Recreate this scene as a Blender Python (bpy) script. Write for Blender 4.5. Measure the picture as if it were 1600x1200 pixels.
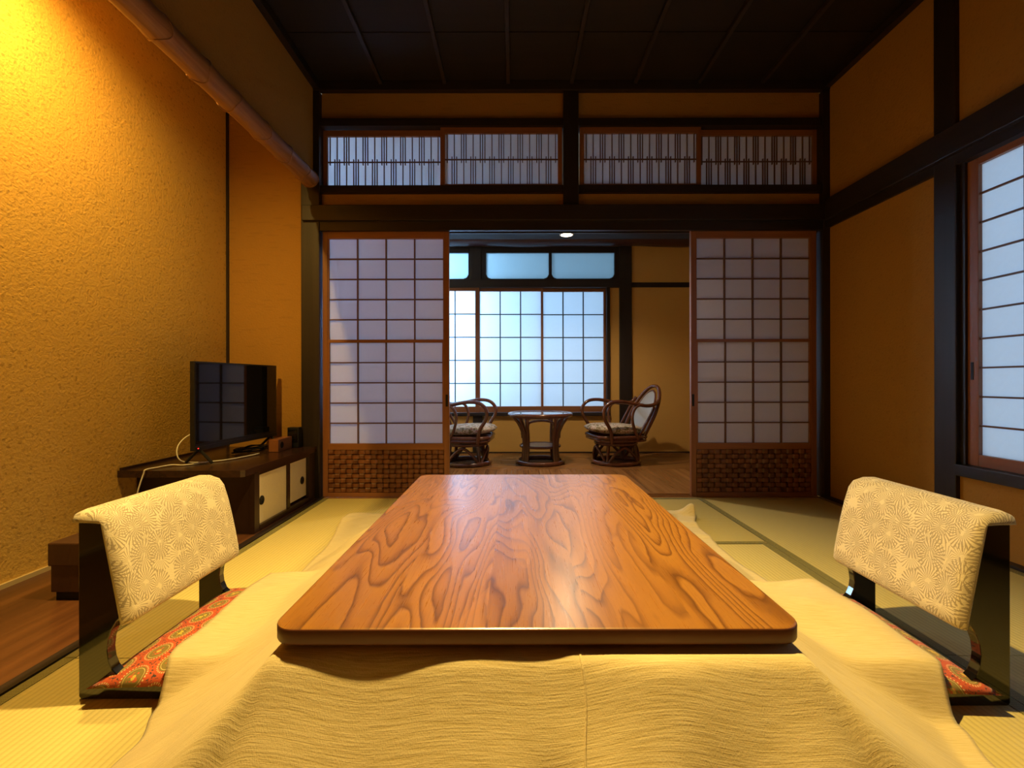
import bpy, bmesh, math, random
from mathutils import Vector, Matrix, noise as mnoise
R = math.radians
random.seed(7)
for o in list(bpy.data.objects):
    bpy.data.objects.remove(o, do_unlink=True)
C = bpy.context.scene.collection
S = bpy.context.scene

# ------------------------------------------------------------------ camera, light, exposure
F, CX, CY, H = 740.0, 803.0, 596.0, 0.766          # focal length and vanishing point in 1600x1200 pixels, eye height
cd = bpy.data.cameras.new('camera')
cam = bpy.data.objects.new('camera', cd); C.objects.link(cam)
cam.location = (0, 0, H); cam.rotation_euler = (R(90), R(0.1), 0)
cd.sensor_width = 36; cd.lens = F * 36 / 1600
cd.shift_x = -(CX - 800) / 1600; cd.shift_y = -(600 - CY) / 1600
cd.clip_start = 0.02
S.camera = cam
S.view_settings.view_transform = 'Standard'; S.view_settings.look = 'None'
S.view_settings.gamma = 1; S.view_settings.use_curve_mapping = False
S.view_settings.exposure = 0.0

w = bpy.data.worlds.new('sky'); S.world = w; w.use_nodes = True
w.node_tree.nodes['Background'].inputs[0].default_value = (0.50, 0.74, 1.0, 1)
w.node_tree.nodes['Background'].inputs[1].default_value = 1.5

def area(name, loc, rot, sx, sy, power, col):
    l = bpy.data.lights.new(name, 'AREA'); l.shape = 'RECTANGLE'; l.size = sx; l.size_y = sy
    l.energy = power; l.color = col
    o = bpy.data.objects.new(name, l); C.objects.link(o); o.location = loc; o.rotation_euler = rot
    return o
def spot(name, loc, target, power, col, angle, blend, radius):
    l = bpy.data.lights.new(name, 'SPOT'); l.energy = power; l.color = col
    l.spot_size = R(angle); l.spot_blend = blend; l.shadow_soft_size = radius
    o = bpy.data.objects.new(name, l); C.objects.link(o); o.location = loc
    o.rotation_euler = (Vector(target) - Vector(loc)).to_track_quat('-Z', 'Y').to_euler()
    return o
DAY = (0.42, 0.67, 1.0)
# daylight standing outside the windows of the veranda and of the right wall
area('daylight_veranda', (0.35, 5.75, 1.45), (R(-90), 0, 0), 2.6, 2.4, 26, DAY)
area('daylight_veranda_added', (-1.5, 5.7, 1.75), (R(-90), 0, 0), 1.8, 2.2, 340, DAY)  # added light through an unseen window, brightens doors and transoms from behind
area('daylight_right_window', (3.0, 1.35, 1.3), (0, R(90), 0), 2.2, 2.4, 18, (0.58, 0.74, 1.0))
# ceiling spot of the room and the spot hidden behind the alcove's hanging wall
WARM = (1.0, 0.70, 0.22)
spot('room_ceiling_spot', (-0.05, 1.30, 2.66), (-0.03, 1.26, 0), 620, WARM, 87, 1.0, 0.03)
spot('alcove_spot', (-1.47, 1.52, 2.57), (-1.50, 1.75, 0), 195, (1.0, 0.64, 0.15), 150, 1.0, 0.015)

# ------------------------------------------------------------------ materials
class NT:
    def __init__(s, name):
        s.m = bpy.data.materials.new(name); s.m.use_nodes = True
        s.t = s.m.node_tree; s.t.nodes.clear()
        s.out = s.t.nodes.new('ShaderNodeOutputMaterial')
    def n(s, kind, ins=None, **props):
        nd = s.t.nodes.new('ShaderNode' + kind)
        for k, v in props.items(): setattr(nd, k, v)
        for k, v in (ins or {}).items(): s.set(nd.inputs[k], v)
        return nd
    def set(s, sock, v):
        if isinstance(v, bpy.types.NodeSocket): s.t.links.new(v, sock)
        else: sock.default_value = v
    def math(s, op, a, b=0.0, c=0.0):
        nd = s.n('Math', operation=op); s.set(nd.inputs[0], a); s.set(nd.inputs[1], b); s.set(nd.inputs[2], c)
        return nd.outputs[0]
    def obj(s, scale=(1, 1, 1), which='Object'):
        tc = s.n('TexCoord')
        mp = s.n('Mapping', {'Vector': tc.outputs[which], 'Scale': scale})
        return mp.outputs[0]
    def noise(s, vec, scale=5, detail=3, rough=0.5, dist=0.0):
        return s.n('TexNoise', {'Vector': vec, 'Scale': scale, 'Detail': detail, 'Roughness': rough, 'Distortion': dist}).outputs['Fac']
    def ramp(s, fac, stops, interp='LINEAR'):
        nd = s.n('ValToRGB', {'Fac': fac}); cr = nd.color_ramp; cr.interpolation = interp
        while len(cr.elements) < len(stops): cr.elements.new(0.5)
        for e, (p, c) in zip(cr.elements, stops):
            e.position = p; e.color = (c[0], c[1], c[2], 1) if not isinstance(c, (int, float)) else (c, c, c, 1)
        return nd.outputs['Color']
    def mix(s, fac, a, b, mode='MIX'):
        nd = s.n('Mix', data_type='RGBA', blend_type=mode)
        s.set(nd.inputs[0], fac)
        for i, v in ((6, a), (7, b)):
            s.set(nd.inputs[i], v if isinstance(v, bpy.types.NodeSocket) else (v[0], v[1], v[2], 1))
        return nd.outputs[2]
    def bump(s, height, strength=0.3, dist=0.01, normal=None):
        ins = {'Height': height, 'Strength': strength, 'Distance': dist}
        if normal is not None: ins['Normal'] = normal
        return s.n('Bump', ins).outputs[0]
    def bsdf(s, color, rough=0.5, normal=None, **extra):
        b = s.n('BsdfPrincipled')
        s.set(b.inputs['Base Color'], color if isinstance(color, bpy.types.NodeSocket) else (*color, 1))
        s.set(b.inputs['Roughness'], rough)
        if normal is not None: s.set(b.inputs['Normal'], normal)
        for k, v in extra.items(): s.set(b.inputs[k.replace('_', ' ')], v)
        s.t.links.new(b.outputs[0], s.out.inputs[0])
        return s.m
def plain(name, col, rough=0.5, **extra):
    return NT(name).bsdf(col, rough, **extra)
def wood(name, c1, c2, rough=0.4, axis='x', fine=1.0, **extra):
    t = NT(name); sc = {'x': (1.5, 28, 28), 'y': (28, 1.5, 28), 'z': (28, 28, 1.5)}[axis]
    v = t.obj(tuple(k * fine for k in sc))
    inf = t.n('ObjectInfo').outputs['Random']
    va = t.n('VectorMath', {0: v}, operation='ADD')
    cb = t.n('CombineXYZ', {0: t.math('MULTIPLY', inf, 37.0), 1: t.math('MULTIPLY', inf, 91.0), 2: t.math('MULTIPLY', inf, 53.0)})
    t.set(va.inputs[1], cb.outputs[0])
    f = t.noise(va.outputs[0], 1.0, 5, 0.6, 0.6)
    f2 = t.math('ADD', t.math('MULTIPLY', f, 0.85), t.math('MULTIPLY', inf, 0.15))
    col = t.ramp(f2, [(0.3, c1), (0.7, c2)])
    return t.bsdf(col, rough, t.bump(f, 0.12, 0.004), **extra)

def make_plaster(name, c1, c2, rel, straw):
    t = NT(name); v = t.obj()
    big = t.noise(v, 1.3, 3); fine = t.noise(v, 85, 4, 0.65); mid = t.noise(v, 34, 3, 0.6, 0.6)
    h = t.math('ADD', t.math('MULTIPLY', fine, 0.75), t.math('MULTIPLY', mid, 0.28))
    # chopped straw: short slivers at random angles
    h2 = None
    for k, (a, sc) in enumerate(((0.5, 6), (2.0, 5), (1.2, 8))):
        mp = t.n('Mapping', {'Vector': v, 'Rotation': (a, a, a), 'Scale': (sc, sc * 7, sc * 7), 'Location': (k * 3.1, k, 0)})
        vo = t.n('TexVoronoi', {'Vector': mp.outputs[0], 'Scale': 1.0}, feature='F1')
        keep = t.math('GREATER_THAN', t.n('SeparateColor', {0: vo.outputs['Color']}).outputs[0], 0.74)
        m = t.math('MULTIPLY', t.math('LESS_THAN', vo.outputs['Distance'], 0.26), keep)
        h2 = m if h2 is None else t.math('MAXIMUM', h2, m)
    h = t.math('ADD', h, t.math('MULTIPLY', h2, straw))
    col = t.mix(big, c1, c2)
    col = t.mix(t.math('MULTIPLY', h2, 0.35 * min(1, straw)), col, (c1[0] * .45, c1[1] * .42, c1[2] * .4))
    return t.bsdf(col, 0.92, t.bump(h, rel, 0.012))
M = {}
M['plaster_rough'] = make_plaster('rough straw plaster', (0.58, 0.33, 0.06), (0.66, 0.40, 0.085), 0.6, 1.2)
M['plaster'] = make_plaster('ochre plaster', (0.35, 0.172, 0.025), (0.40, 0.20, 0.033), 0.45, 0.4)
M['plaster_veranda'] = make_plaster('veranda plaster', (0.60, 0.345, 0.09), (0.66, 0.385, 0.105), 0.15, 0.1)
for ax in 'xyz':
    M['dark_' + ax] = wood('blackened wood ' + ax, (0.011, 0.0065, 0.006), (0.024, 0.014, 0.012), 0.45, ax)
    M['cedar_' + ax] = wood('red brown cedar ' + ax, (0.20, 0.072, 0.026), (0.29, 0.115, 0.045), 0.42, ax)
    M['bar_' + ax] = wood('thin brown lattice bar ' + ax, (0.10, 0.042, 0.02), (0.15, 0.065, 0.03), 0.45, ax)
M['batten'] = wood('dark brown ceiling batten', (0.022, 0.014, 0.012), (0.036, 0.023, 0.02), 0.4, 'y')
M['ceiling'] = wood('black stained ceiling board', (0.009, 0.005, 0.005), (0.017, 0.010, 0.010), 0.55, 'x', 0.5)
M['green_bar'] = plain('thin dark lattice bar', (0.03, 0.04, 0.035), 0.5)
M['toko'] = wood('worn brown alcove board', (0.05, 0.018, 0.009), (0.15, 0.058, 0.022), 0.28, 'y', 0.6)
M['cab'] = wood('dark lacquered cabinet wood', (0.02, 0.009, 0.007), (0.05, 0.021, 0.013), 0.25, 'y', 0.8)
M['cabx'] = wood('dark cabinet panel', (0.022, 0.010, 0.008), (0.04, 0.018, 0.012), 0.35, 'z', 0.8)
M['plank_y'] = wood('veranda plank', (0.19, 0.078, 0.026), (0.38, 0.18, 0.066), 0.25, 'y', 0.8)
M['plank_x'] = wood('veranda board', (0.19, 0.078, 0.026), (0.34, 0.155, 0.055), 0.25, 'x', 0.8)
M['rattan'] = wood('dark brown varnished rattan', (0.085, 0.026, 0.014), (0.16, 0.055, 0.027), 0.22, 'z', 0.6, Coat_Weight=0.4)
M['box'] = wood('orange brown wooden box', (0.22, 0.075, 0.025), (0.30, 0.11, 0.04), 0.35, 'y')
M['gap'] = plain('black gap', (0.006, 0.004, 0.004), 0.8)
M['lacquer'] = plain('black lacquer', (0.006, 0.005, 0.005), 0.09, Coat_Weight=0.6, Coat_Roughness=0.05)
M['black'] = plain('black plastic', (0.010, 0.010, 0.011), 0.35)
M['screen'] = plain('black glass screen', (0.004, 0.004, 0.006), 0.045)
M['iron'] = plain('dark iron', (0.02, 0.018, 0.017), 0.4, Metallic=0.7)
M['cord'] = plain('white cord', (0.75, 0.70, 0.60), 0.5)
M['seam'] = plain('stitched seam', (0.40, 0.30, 0.15), 0.9)
M['strip'] = wood('pale base strip', (0.45, 0.33, 0.16), (0.58, 0.44, 0.22), 0.6, 'y')
M['glass'] = plain('clear table glass', (0.9, 0.95, 0.97), 0.02, Transmission_Weight=0.85, IOR=1.45)
M['fusuma'] = NT('cream door paper')
def _f():
    t = M['fusuma']; n = t.noise(t.obj((1, 20, 60)), 3, 3)
    M['fusuma'] = t.bsdf(t.mix(n, (0.66, 0.55, 0.34), (0.74, 0.63, 0.41)), 0.8)
_f()
def paper(name, col, trans):
    t = NT(name); n = t.noise(t.obj(), 45, 5, 0.7)
    c = t.mix(n, tuple(k * 0.93 for k in col), col)
    d = t.n('BsdfDiffuse', {'Color': c}); tr = t.n('BsdfTranslucent', {'Color': c})
    mx = t.n('MixShader', {0: trans, 1: d.outputs[0], 2: tr.outputs[0]})
    t.t.links.new(mx.outputs[0], t.out.inputs[0]); return t.m
M['paper'] = paper('white shoji paper', (0.70, 0.685, 0.75), 0.5)
M['paper_transom'] = paper('transom shoji paper', (0.86, 0.87, 0.92), 0.6)  # shoji paper made paler and more translucent so the transoms look better lit
M['paper_window'] = paper('window shoji paper', (0.82, 0.88, 0.92), 0.55)
M['frosted'] = paper('pale blue green frosted glass', (0.50, 0.60, 0.63), 0.6)
def clear_glass():
    t = NT('clear window glass')
    a = t.n('BsdfTransparent'); g = t.n('BsdfGlossy', {'Roughness': 0.02})
    mx = t.n('MixShader', {0: 0.06, 1: a.outputs[0], 2: g.outputs[0]})
    t.t.links.new(mx.outputs[0], t.out.inputs[0]); return t.m
M['window_glass'] = clear_glass()
def lamp_mat():
    t = NT('lit lamp lens'); e = t.n('Emission', {'Color': (1, 0.80, 0.55, 1), 'Strength': 25.0})
    t.t.links.new(e.outputs[0], t.out.inputs[0]); return t.m
M['lamp'] = lamp_mat()
def led_mat():
    t = NT('red standby light'); e = t.n('Emission', {'Color': (1, 0.03, 0.02, 1), 'Strength': 2.0})
    t.t.links.new(e.outputs[0], t.out.inputs[0]); return t.m
M['led'] = led_mat()

def tatami(name, along):
    t = NT(name); v = t.obj()
    sx = t.n('SeparateXYZ', {0: v})
    a, b = (sx.outputs[0], sx.outputs[1]) if along == 'y' else (sx.outputs[1], sx.outputs[0])
    rib = t.math('ABSOLUTE', t.math('SINE', t.math('MULTIPLY', a, math.pi / 0.0155)))     # warp ridges
    st = t.noise(t.obj((25, 420, 1) if along == 'y' else (420, 25, 1)), 1, 3, 0.6)        # rush stems across the mat
    big = t.noise(v, 2.2, 3)
    col = t.mix(st, (0.48, 0.39, 0.14), (0.62, 0.52, 0.21))
    col = t.mix(t.math('MULTIPLY', big, 0.45), col, (0.56, 0.46, 0.19))
    col = t.mix(t.math('MULTIPLY', t.math('SUBTRACT', 1.0, t.math('POWER', rib, 0.5)), 0.45), col, (0.28, 0.21, 0.08))
    h = t.math('ADD', rib, t.math('MULTIPLY', st, 0.8))
    return t.bsdf(col, 0.55 if along == 'y' else 0.27, t.bump(h, 0.35 if along == 'y' else 0.12, 0.0025), Specular_IOR_Level=0.5 if along == 'y' else 0.9)
M['tatami_y'] = tatami('woven rush mat', 'y'); M['tatami_x'] = tatami('woven rush half mat', 'x')
def heri():
    t = NT('black and gold mat border'); v = t.obj()
    sx = t.n('SeparateXYZ', {0: v})
    p = t.math('SINE', t.math('MULTIPLY', t.math('ADD', sx.outputs[0], sx.outputs[1]), 2 * math.pi / 0.0125))
    q = t.math('SINE', t.math('MULTIPLY', t.math('SUBTRACT', sx.outputs[0], sx.outputs[1]), 2 * math.pi / 0.0125))
    k = t.math('MULTIPLY', p, q)
    g = t.math('MULTIPLY', t.math('GREATER_THAN', t.math('ABSOLUTE', k), 0.16), t.math('LESS_THAN', t.math('ABSOLUTE', k), 0.72))
    return t.bsdf(t.mix(g, (0.018, 0.018, 0.012), (0.34, 0.29, 0.09)), 0.6)
M['heri'] = heri()
def table_wood():
    t = NT('oiled walnut table top'); tc = t.n('TexCoord'); sx = t.n('SeparateXYZ', {0: tc.outputs['Object']})
    x, y = sx.outputs[0], sx.outputs[1]
    bx = t.math('DIVIDE', t.math('ADD', x, 0.412), 0.1655)
    idx = t.math('FLOOR', bx)
    wn = t.n('TexWhiteNoise', {'W': t.math('ADD', idx, 3.7)}, noise_dimensions='1D')
    rnd = wn.outputs['Value']
    off = t.math('MULTIPLY', rnd, 40.0)
    vec = t.n('CombineXYZ', {0: t.math('ADD', t.math('MULTIPLY', x, 5.0), off), 1: t.math('ADD', t.math('MULTIPLY', y, 0.95), off), 2: off}).outputs[0]
    n1 = t.noise(vec, 1.0, 2, 0.45, 0.35)
    vec2 = t.n('CombineXYZ', {0: t.math('MULTIPLY', x, 30.0), 1: t.math('MULTIPLY', y, 9.0), 2: off}).outputs[0]
    wob = t.noise(vec2, 1.0, 2)
    ring = t.math('FRACT', t.math('ADD', t.math('MULTIPLY', n1, 26.0), t.math('MULTIPLY', wob, 0.7)))
    lines = t.ramp(ring, [(0.0, (0.13, 0.048, 0.012)), (0.09, (0.22, 0.088, 0.02)), (0.35, (0.34, 0.145, 0.032)), (0.88, (0.38, 0.17, 0.038)), (1.0, (0.19, 0.072, 0.016))])
    vec3 = t.n('CombineXYZ', {0: t.math('MULTIPLY', x, 300.0), 1: t.math('MULTIPLY', y, 7.0), 2: off}).outputs[0]
    fine = t.noise(vec3, 1.0, 4, 0.7)
    big = t.noise(vec, 0.6, 2)
    col = t.mix(t.math('MULTIPLY', t.math('GREATER_THAN', fine, 0.56), 0.18), lines, (0.12, 0.042, 0.013))
    tint = t.mix(rnd, (1.0, 1.0, 1.0), (0.76, 0.70, 0.66))
    col = t.mix(1.0, col, tint, 'MULTIPLY'); col = t.mix(1.0, col, (0.80, 0.79, 0.66), 'MULTIPLY')
    col = t.mix(t.math('MULTIPLY', t.math('GREATER_THAN', big, 0.57), 0.28), col, (0.36, 0.16, 0.04))
    return t.bsdf(col, t.math('ADD', 0.22, t.math('MULTIPLY', fine, 0.14)), t.bump(fine, 0.03, 0.002), Coat_Weight=0.15, Coat_Roughness=0.25)
M['table'] = table_wood()
M['table_edge'] = wood('walnut table edge', (0.085, 0.026, 0.012), (0.14, 0.045, 0.019), 0.4, 'x')
def futon_mat():
    t = NT('beige slub cotton'); tc = t.n('TexCoord'); sx = t.n('SeparateXYZ', {0: tc.outputs['Object']})
    q = t.math('ADD', sx.outputs[1], t.math('MULTIPLY', sx.outputs[0], 0.02))
    v = t.n('CombineXYZ', {0: t.math('MULTIPLY', sx.outputs[0], 16.0), 1: t.math('MULTIPLY', q, 420.0), 2: 0.0}).outputs[0]
    sl = t.noise(v, 1.0, 4, 0.65)
    v2 = t.n('CombineXYZ', {0: t.math('MULTIPLY', sx.outputs[0], 500.0), 1: t.math('MULTIPLY', q, 500.0), 2: 0.0}).outputs[0]
    wv = t.noise(v2, 1.0, 2)
    col = t.ramp(sl, [(0.25, (0.46, 0.35, 0.14)), (0.55, (0.61, 0.49, 0.26)), (0.8, (0.66, 0.55, 0.31))])
    h = t.math('ADD', sl, t.math('MULTIPLY', wv, 0.5))
    return t.bsdf(col, 0.9, t.bump(h, 0.35, 0.003), Sheen_Weight=0.15)
M['futon'] = futon_mat()
def star_fabric():
    t = NT('cream fabric woven with starburst flowers'); tc = t.n('TexCoord')
    v = t.n('VectorMath', {0: tc.outputs['UV'], 1: (14.5, 14.5, 0)}, operation='MULTIPLY').outputs[0]
    hh, cc = None, None
    for k in range(2):
        vv = t.n('VectorMath', {0: v, 1: (k * 3.37, k * 5.71, 0)}, operation='ADD').outputs[0]
        vo = t.n('TexVoronoi', {'Vector': vv, 'Scale': 1.0, 'Randomness': 0.75}, voronoi_dimensions='2D', feature='F1')
        d = t.n('VectorMath', {0: vv, 1: vo.outputs['Position']}, operation='SUBTRACT').outputs[0]
        sx = t.n('SeparateXYZ', {0: d})
        ang = t.math('ARCTAN2', sx.outputs[1], sx.outputs[0])
        jit = t.noise(vv, 3.5, 2)
        pet = t.math('SINE', t.math('ADD', t.math('MULTIPLY', ang, 24.0), t.math('MULTIPLY', jit, 4.0)))
        r = t.math('ADD', vo.outputs['Distance'], t.math('MULTIPLY', t.math('SUBTRACT', t.noise(vv, 7.0, 2), 0.5), 0.35))
        ms = t.math('MULTIPLY', t.math('LESS_THAN', r, 0.60 - 0.06 * k), t.math('GREATER_THAN', r, 0.10))
        m = t.math('MULTIPLY', ms, t.math('GREATER_THAN', pet, 0.30 + 0.35 * k))
        hh = m if hh is None else t.math('MAXIMUM', hh, m)
    f = t.noise(v, 22, 3)
    col = t.mix(t.math('MULTIPLY', hh, 0.75), t.mix(f, (0.56, 0.475, 0.33), (0.66, 0.565, 0.40)), (0.22, 0.165, 0.105))
    h = t.math('SUBTRACT', t.math('MULTIPLY', f, 0.5), hh)
    return t.bsdf(col, 0.85, t.bump(h, 0.5, 0.003), Sheen_Weight=0.2)
M['star'] = star_fabric()
def brocade():
    t = NT('red brocade with olive medallions'); tc = t.n('TexCoord')
    sx = t.n('SeparateXYZ', {0: tc.outputs['UV']})
    u = t.math('DIVIDE', sx.outputs[0], 0.062); vv = t.math('DIVIDE', sx.outputs[1], 0.082)
    row = t.math('FLOOR', u)
    vo = t.math('ADD', vv, t.math('MULTIPLY', t.math('MODULO', row, 2.0), 0.5))
    fu = t.math('MULTIPLY', t.math('SUBTRACT', t.math('FRACT', u), 0.5), 0.062)
    fv = t.math('MULTIPLY', t.math('SUBTRACT', t.math('FRACT', vo), 0.5), 0.068)
    r = t.math('SQRT', t.math('ADD', t.math('MULTIPLY', fu, fu), t.math('MULTIPLY', fv, fv)))
    ang = t.math('ARCTAN2', fv, fu)
    dots = t.math('GREATER_THAN', t.math('SINE', t.math('MULTIPLY', ang, 30.0)), 0.1)
    red = (0.50, 0.075, 0.018); olive = (0.22, 0.155, 0.032); gold = (0.62, 0.42, 0.07); pale = (0.55, 0.40, 0.16)
    rn = t.math('DIVIDE', r, 0.031)
    base = t.ramp(rn, [(0.0, gold), (0.16, olive), (0.62, pale), (0.67, olive), (0.76, red)], 'CONSTANT')
    blob = t.math('MULTIPLY', t.math('GREATER_THAN', t.noise(tc.outputs['UV'], 130, 2), 0.54), t.math('LESS_THAN', rn, 0.42))
    wn = t.n('TexWhiteNoise', {'Vector': t.n('CombineXYZ', {0: row, 1: t.math('FLOOR', vo), 2: 0.0}).outputs[0]}).outputs['Value']
    fig = t.mix(t.math('GREATER_THAN', wn, 0.5), (0.75, 0.50, 0.05), (0.55, 0.11, 0.03))
    base = t.mix(blob, base, fig)
    ringm = t.math('MULTIPLY', dots, t.math('MULTIPLY', t.math('GREATER_THAN', rn, 0.80), t.math('LESS_THAN', rn, 0.90)))
    base = t.mix(ringm, base, (0.72, 0.52, 0.26))
    drk = t.math('MULTIPLY', t.math('GREATER_THAN', t.noise(tc.outputs['UV'], 160, 1), 0.57), t.math('GREATER_THAN', rn, 1.06))
    base = t.mix(drk, base, (0.05, 0.03, 0.03))
    return t.bsdf(base, 0.6, t.bump(t.noise(tc.outputs['UV'], 600, 2), 0.15, 0.001), Sheen_Weight=0.2)
M['brocade'] = brocade()
def floral():
    t = NT('floral tapestry cushion fabric'); v = t.obj()
    a = t.noise(v, 26, 2, 0.5, 1.2); b = t.noise(t.obj((1.3, 1.1, 1.6)), 38, 2, 0.5, 1.0)
    col = t.ramp(a, [(0.0, (0.16, 0.13, 0.06)), (0.40, (0.30, 0.22, 0.12)), (0.46, (0.56, 0.48, 0.40)), (0.58, (0.66, 0.57, 0.50)), (0.64, (0.45, 0.16, 0.12))], 'CONSTANT')
    col = t.mix(t.math('GREATER_THAN', b, 0.60), col, (0.22, 0.14, 0.07))
    return t.bsdf(col, 0.85)
M['floral'] = floral()
def cane():
    t = NT('woven cane'); v = t.obj()
    ck = t.n('TexChecker', {'Vector': v, 'Scale': 85.0, 'Color1': (0.50, 0.46, 0.40, 1), 'Color2': (0.16, 0.13, 0.11, 1)})
    return t.bsdf(ck.outputs[0], 0.3, t.bump(ck.outputs[1], 0.3, 0.002), Coat_Weight=0.4)
M['cane'] = cane()
def bamboo():
    t = NT('aged brown pole bark'); v = t.obj((60, 3, 60)); f = t.noise(v, 1, 4, 0.6, 0.4)
    return t.bsdf(t.ramp(f, [(0.3, (0.22, 0.095, 0.036)), (0.7, (0.34, 0.165, 0.068))]), 0.45, t.bump(f, 0.3, 0.004))
M['bamboo'] = bamboo()
def veneer_box():
    t = NT('dark brown leather cloth'); f = t.noise(t.obj((1, 1, 0.5)), 14, 3, 0.5, 0.8)
    return t.bsdf(t.mix(f, (0.045, 0.018, 0.010), (0.075, 0.032, 0.018)), 0.4, t.bump(f, 0.3, 0.01))
M['leather'] = veneer_box()

# ------------------------------------------------------------------ builders
def tag(o, label=None, category=None, group=None, kind=None):
    if label: o['label'] = label
    if category: o["category"] = category
    if group: o['group'] = group
    if kind: o['kind'] = kind
    return o
def empty(name, loc=(0, 0, 0), rz=0, **k):
    o = bpy.data.objects.new(name, None); C.objects.link(o); o.location = loc; o.rotation_euler = (0, 0, rz)
    o.empty_display_size = 0.05
    return tag(o, **k)
def off(parent):
    p = Vector((0, 0, 0))
    while parent is not None: p += Vector(parent.location); parent = parent.parent
    return p
cache = {}
def box(name, x0, x1, y0, y1, z0, z1, mat, parent=None, bevel=0.0, local=False, **k):
    d = (round(x1 - x0, 5), round(y1 - y0, 5), round(z1 - z0, 5)); key = (d, mat, bevel)
    me = cache.get(key)
    if me is None:
        bm = bmesh.new(); bmesh.ops.create_cube(bm, size=1)
        for v in bm.verts: v.co = Vector((v.co.x * d[0], v.co.y * d[1], v.co.z * d[2]))
        if bevel: bmesh.ops.bevel(bm, geom=bm.edges[:], offset=bevel, segments=2, affect='EDGES', profile=0.6)
        me = bpy.data.meshes.new(name); bm.to_mesh(me); bm.free(); me.materials.append(M[mat]); cache[key] = me
    o = bpy.data.objects.new(name, me); C.objects.link(o)
    c = Vector(((x0 + x1) / 2, (y0 + y1) / 2, (z0 + z1) / 2))
    if parent is not None:
        o.parent = parent
        if not local: c -= off(parent)
    o.location = c
    return tag(o, **k)
def mesh(name, verts, faces, mat, parent=None, smooth=True, loc=None, uv=None, local=False, **k):
    """verts are world coordinates (or the parent's when local)"""
    vs = [Vector(v) for v in verts]
    if loc is None:
        loc = Vector([(min(v[i] for v in vs) + max(v[i] for v in vs)) / 2 for i in range(3)])
    me = bpy.data.meshes.new(name); me.from_pydata([tuple(v - Vector(loc)) for v in vs], [], faces)
    bm = bmesh.new(); bm.from_mesh(me); bmesh.ops.recalc_face_normals(bm, faces=bm.faces[:]); bm.to_mesh(me); bm.free()
    me.materials.append(M[mat])
    for p in me.polygons: p.use_smooth = smooth
    if uv:
        l = me.uv_layers.new(name='uv')
        for lp in me.loops: l.data[lp.index].uv = uv[lp.vertex_index]
    me.update()
    o = bpy.data.objects.new(name, me); C.objects.link(o)
    if parent is not None:
        o.parent = parent
        o.location = Vector(loc) - (Vector((0, 0, 0)) if local else off(parent))
    else: o.location = loc
    return tag(o, **k)
def multi(boxes):
    """verts and faces of several boxes that make one solid (a wall around an opening)"""
    vs, fs = [], []
    for (x0, x1, y0, y1, z0, z1) in boxes:
        b = len(vs)
        vs += [(x, y, z) for x in (x0, x1) for y in (y0, y1) for z in (z0, z1)]
        fs += [tuple(b + i for i in f) for f in ((0, 1, 3, 2), (4, 6, 7, 5), (0, 4, 5, 1), (2, 3, 7, 6), (0, 2, 6, 4), (1, 5, 7, 3))]
    return vs, fs
def catmull(pts, n=6, closed=False):
    P = [Vector(p) for p in pts]; out = []
    m = len(P)
    for i in range(m if closed else m - 1):
        g = (lambda j: P[j % m]) if closed else (lambda j: P[min(max(j, 0), m - 1)])
        a, b, c, d = g(i - 1), g(i), g(i + 1), g(i + 2)
        for k in range(n):
            t = k / n
            out.append(0.5 * ((2 * b) + (c - a) * t + (2 * a - 5 * b + 4 * c - d) * t * t + (3 * b - a - 3 * c + d) * t ** 3))
    if not closed: out.append(P[-1])
    return out
def tube_geo(pts, r, seg=10, closed=False):
    vs, fs = [], []; m = len(pts); prev = None
    for i, p in enumerate(pts):
        if closed: tan = (pts[(i + 1) % m] - pts[i - 1]).normalized()
        else: tan = (pts[min(i + 1, m - 1)] - pts[max(i - 1, 0)]).normalized()
        if prev is None:
            ref = Vector((0, 0, 1)) if abs(tan.z) < 0.9 else Vector((1, 0, 0))
            prev = (ref - tan * ref.dot(tan)).normalized()
        else: prev = (prev - tan * prev.dot(tan)).normalized()
        q = tan.cross(prev)
        rr = r(i / max(1, m - 1)) if callable(r) else r
        for k in range(seg):
            a = 2 * math.pi * k / seg
            vs.append(p + (prev * math.cos(a) + q * math.sin(a)) * rr)
    for i in range(m if closed else m - 1):
        for k in range(seg):
            j = (i + 1) % m
            fs.append((i * seg + k, i * seg + (k + 1) % seg, j * seg + (k + 1) % seg, j * seg + k))
    if not closed:
        fs.append(tuple(range(seg))[::-1]); fs.append(tuple((m - 1) * seg + k for k in range(seg)))
    return vs, fs
def tube(name, pts, r, mat, parent=None, n=6, seg=10, closed=False, smooth=True, **k):
    v, f = tube_geo(catmull(pts, n, closed), r, seg, closed)
    return mesh(name, v, f, mat, parent, smooth, **k)
def revolve(prof, seg=28):
    vs, fs = [], []; m = len(prof)
    for k in range(seg):
        a = 2 * math.pi * k / seg
        for (r, z) in prof: vs.append((r * math.cos(a), r * math.sin(a), z))
    for k in range(seg):
        j = (k + 1) % seg
        for i in range(m - 1): fs.append((k * m + i, j * m + i, j * m + i + 1, k * m + i + 1))
    return vs, fs
def prism(poly, axis, a0, a1):
    """poly in the two other axes, extruded a0..a1 along axis ('x','y','z')"""
    def mk(p, a):
        return {'x': (a, p[0], p[1]), 'y': (p[0], a, p[1]), 'z': (p[0], p[1], a)}[axis]
    m = len(poly); vs = [mk(p, a0) for p in poly] + [mk(p, a1) for p in poly]
    fs = [tuple(range(m)), tuple(range(2 * m - 1, m - 1, -1))] + [(i, (i + 1) % m, m + (i + 1) % m, m + i) for i in range(m)]
    return vs, fs
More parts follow.
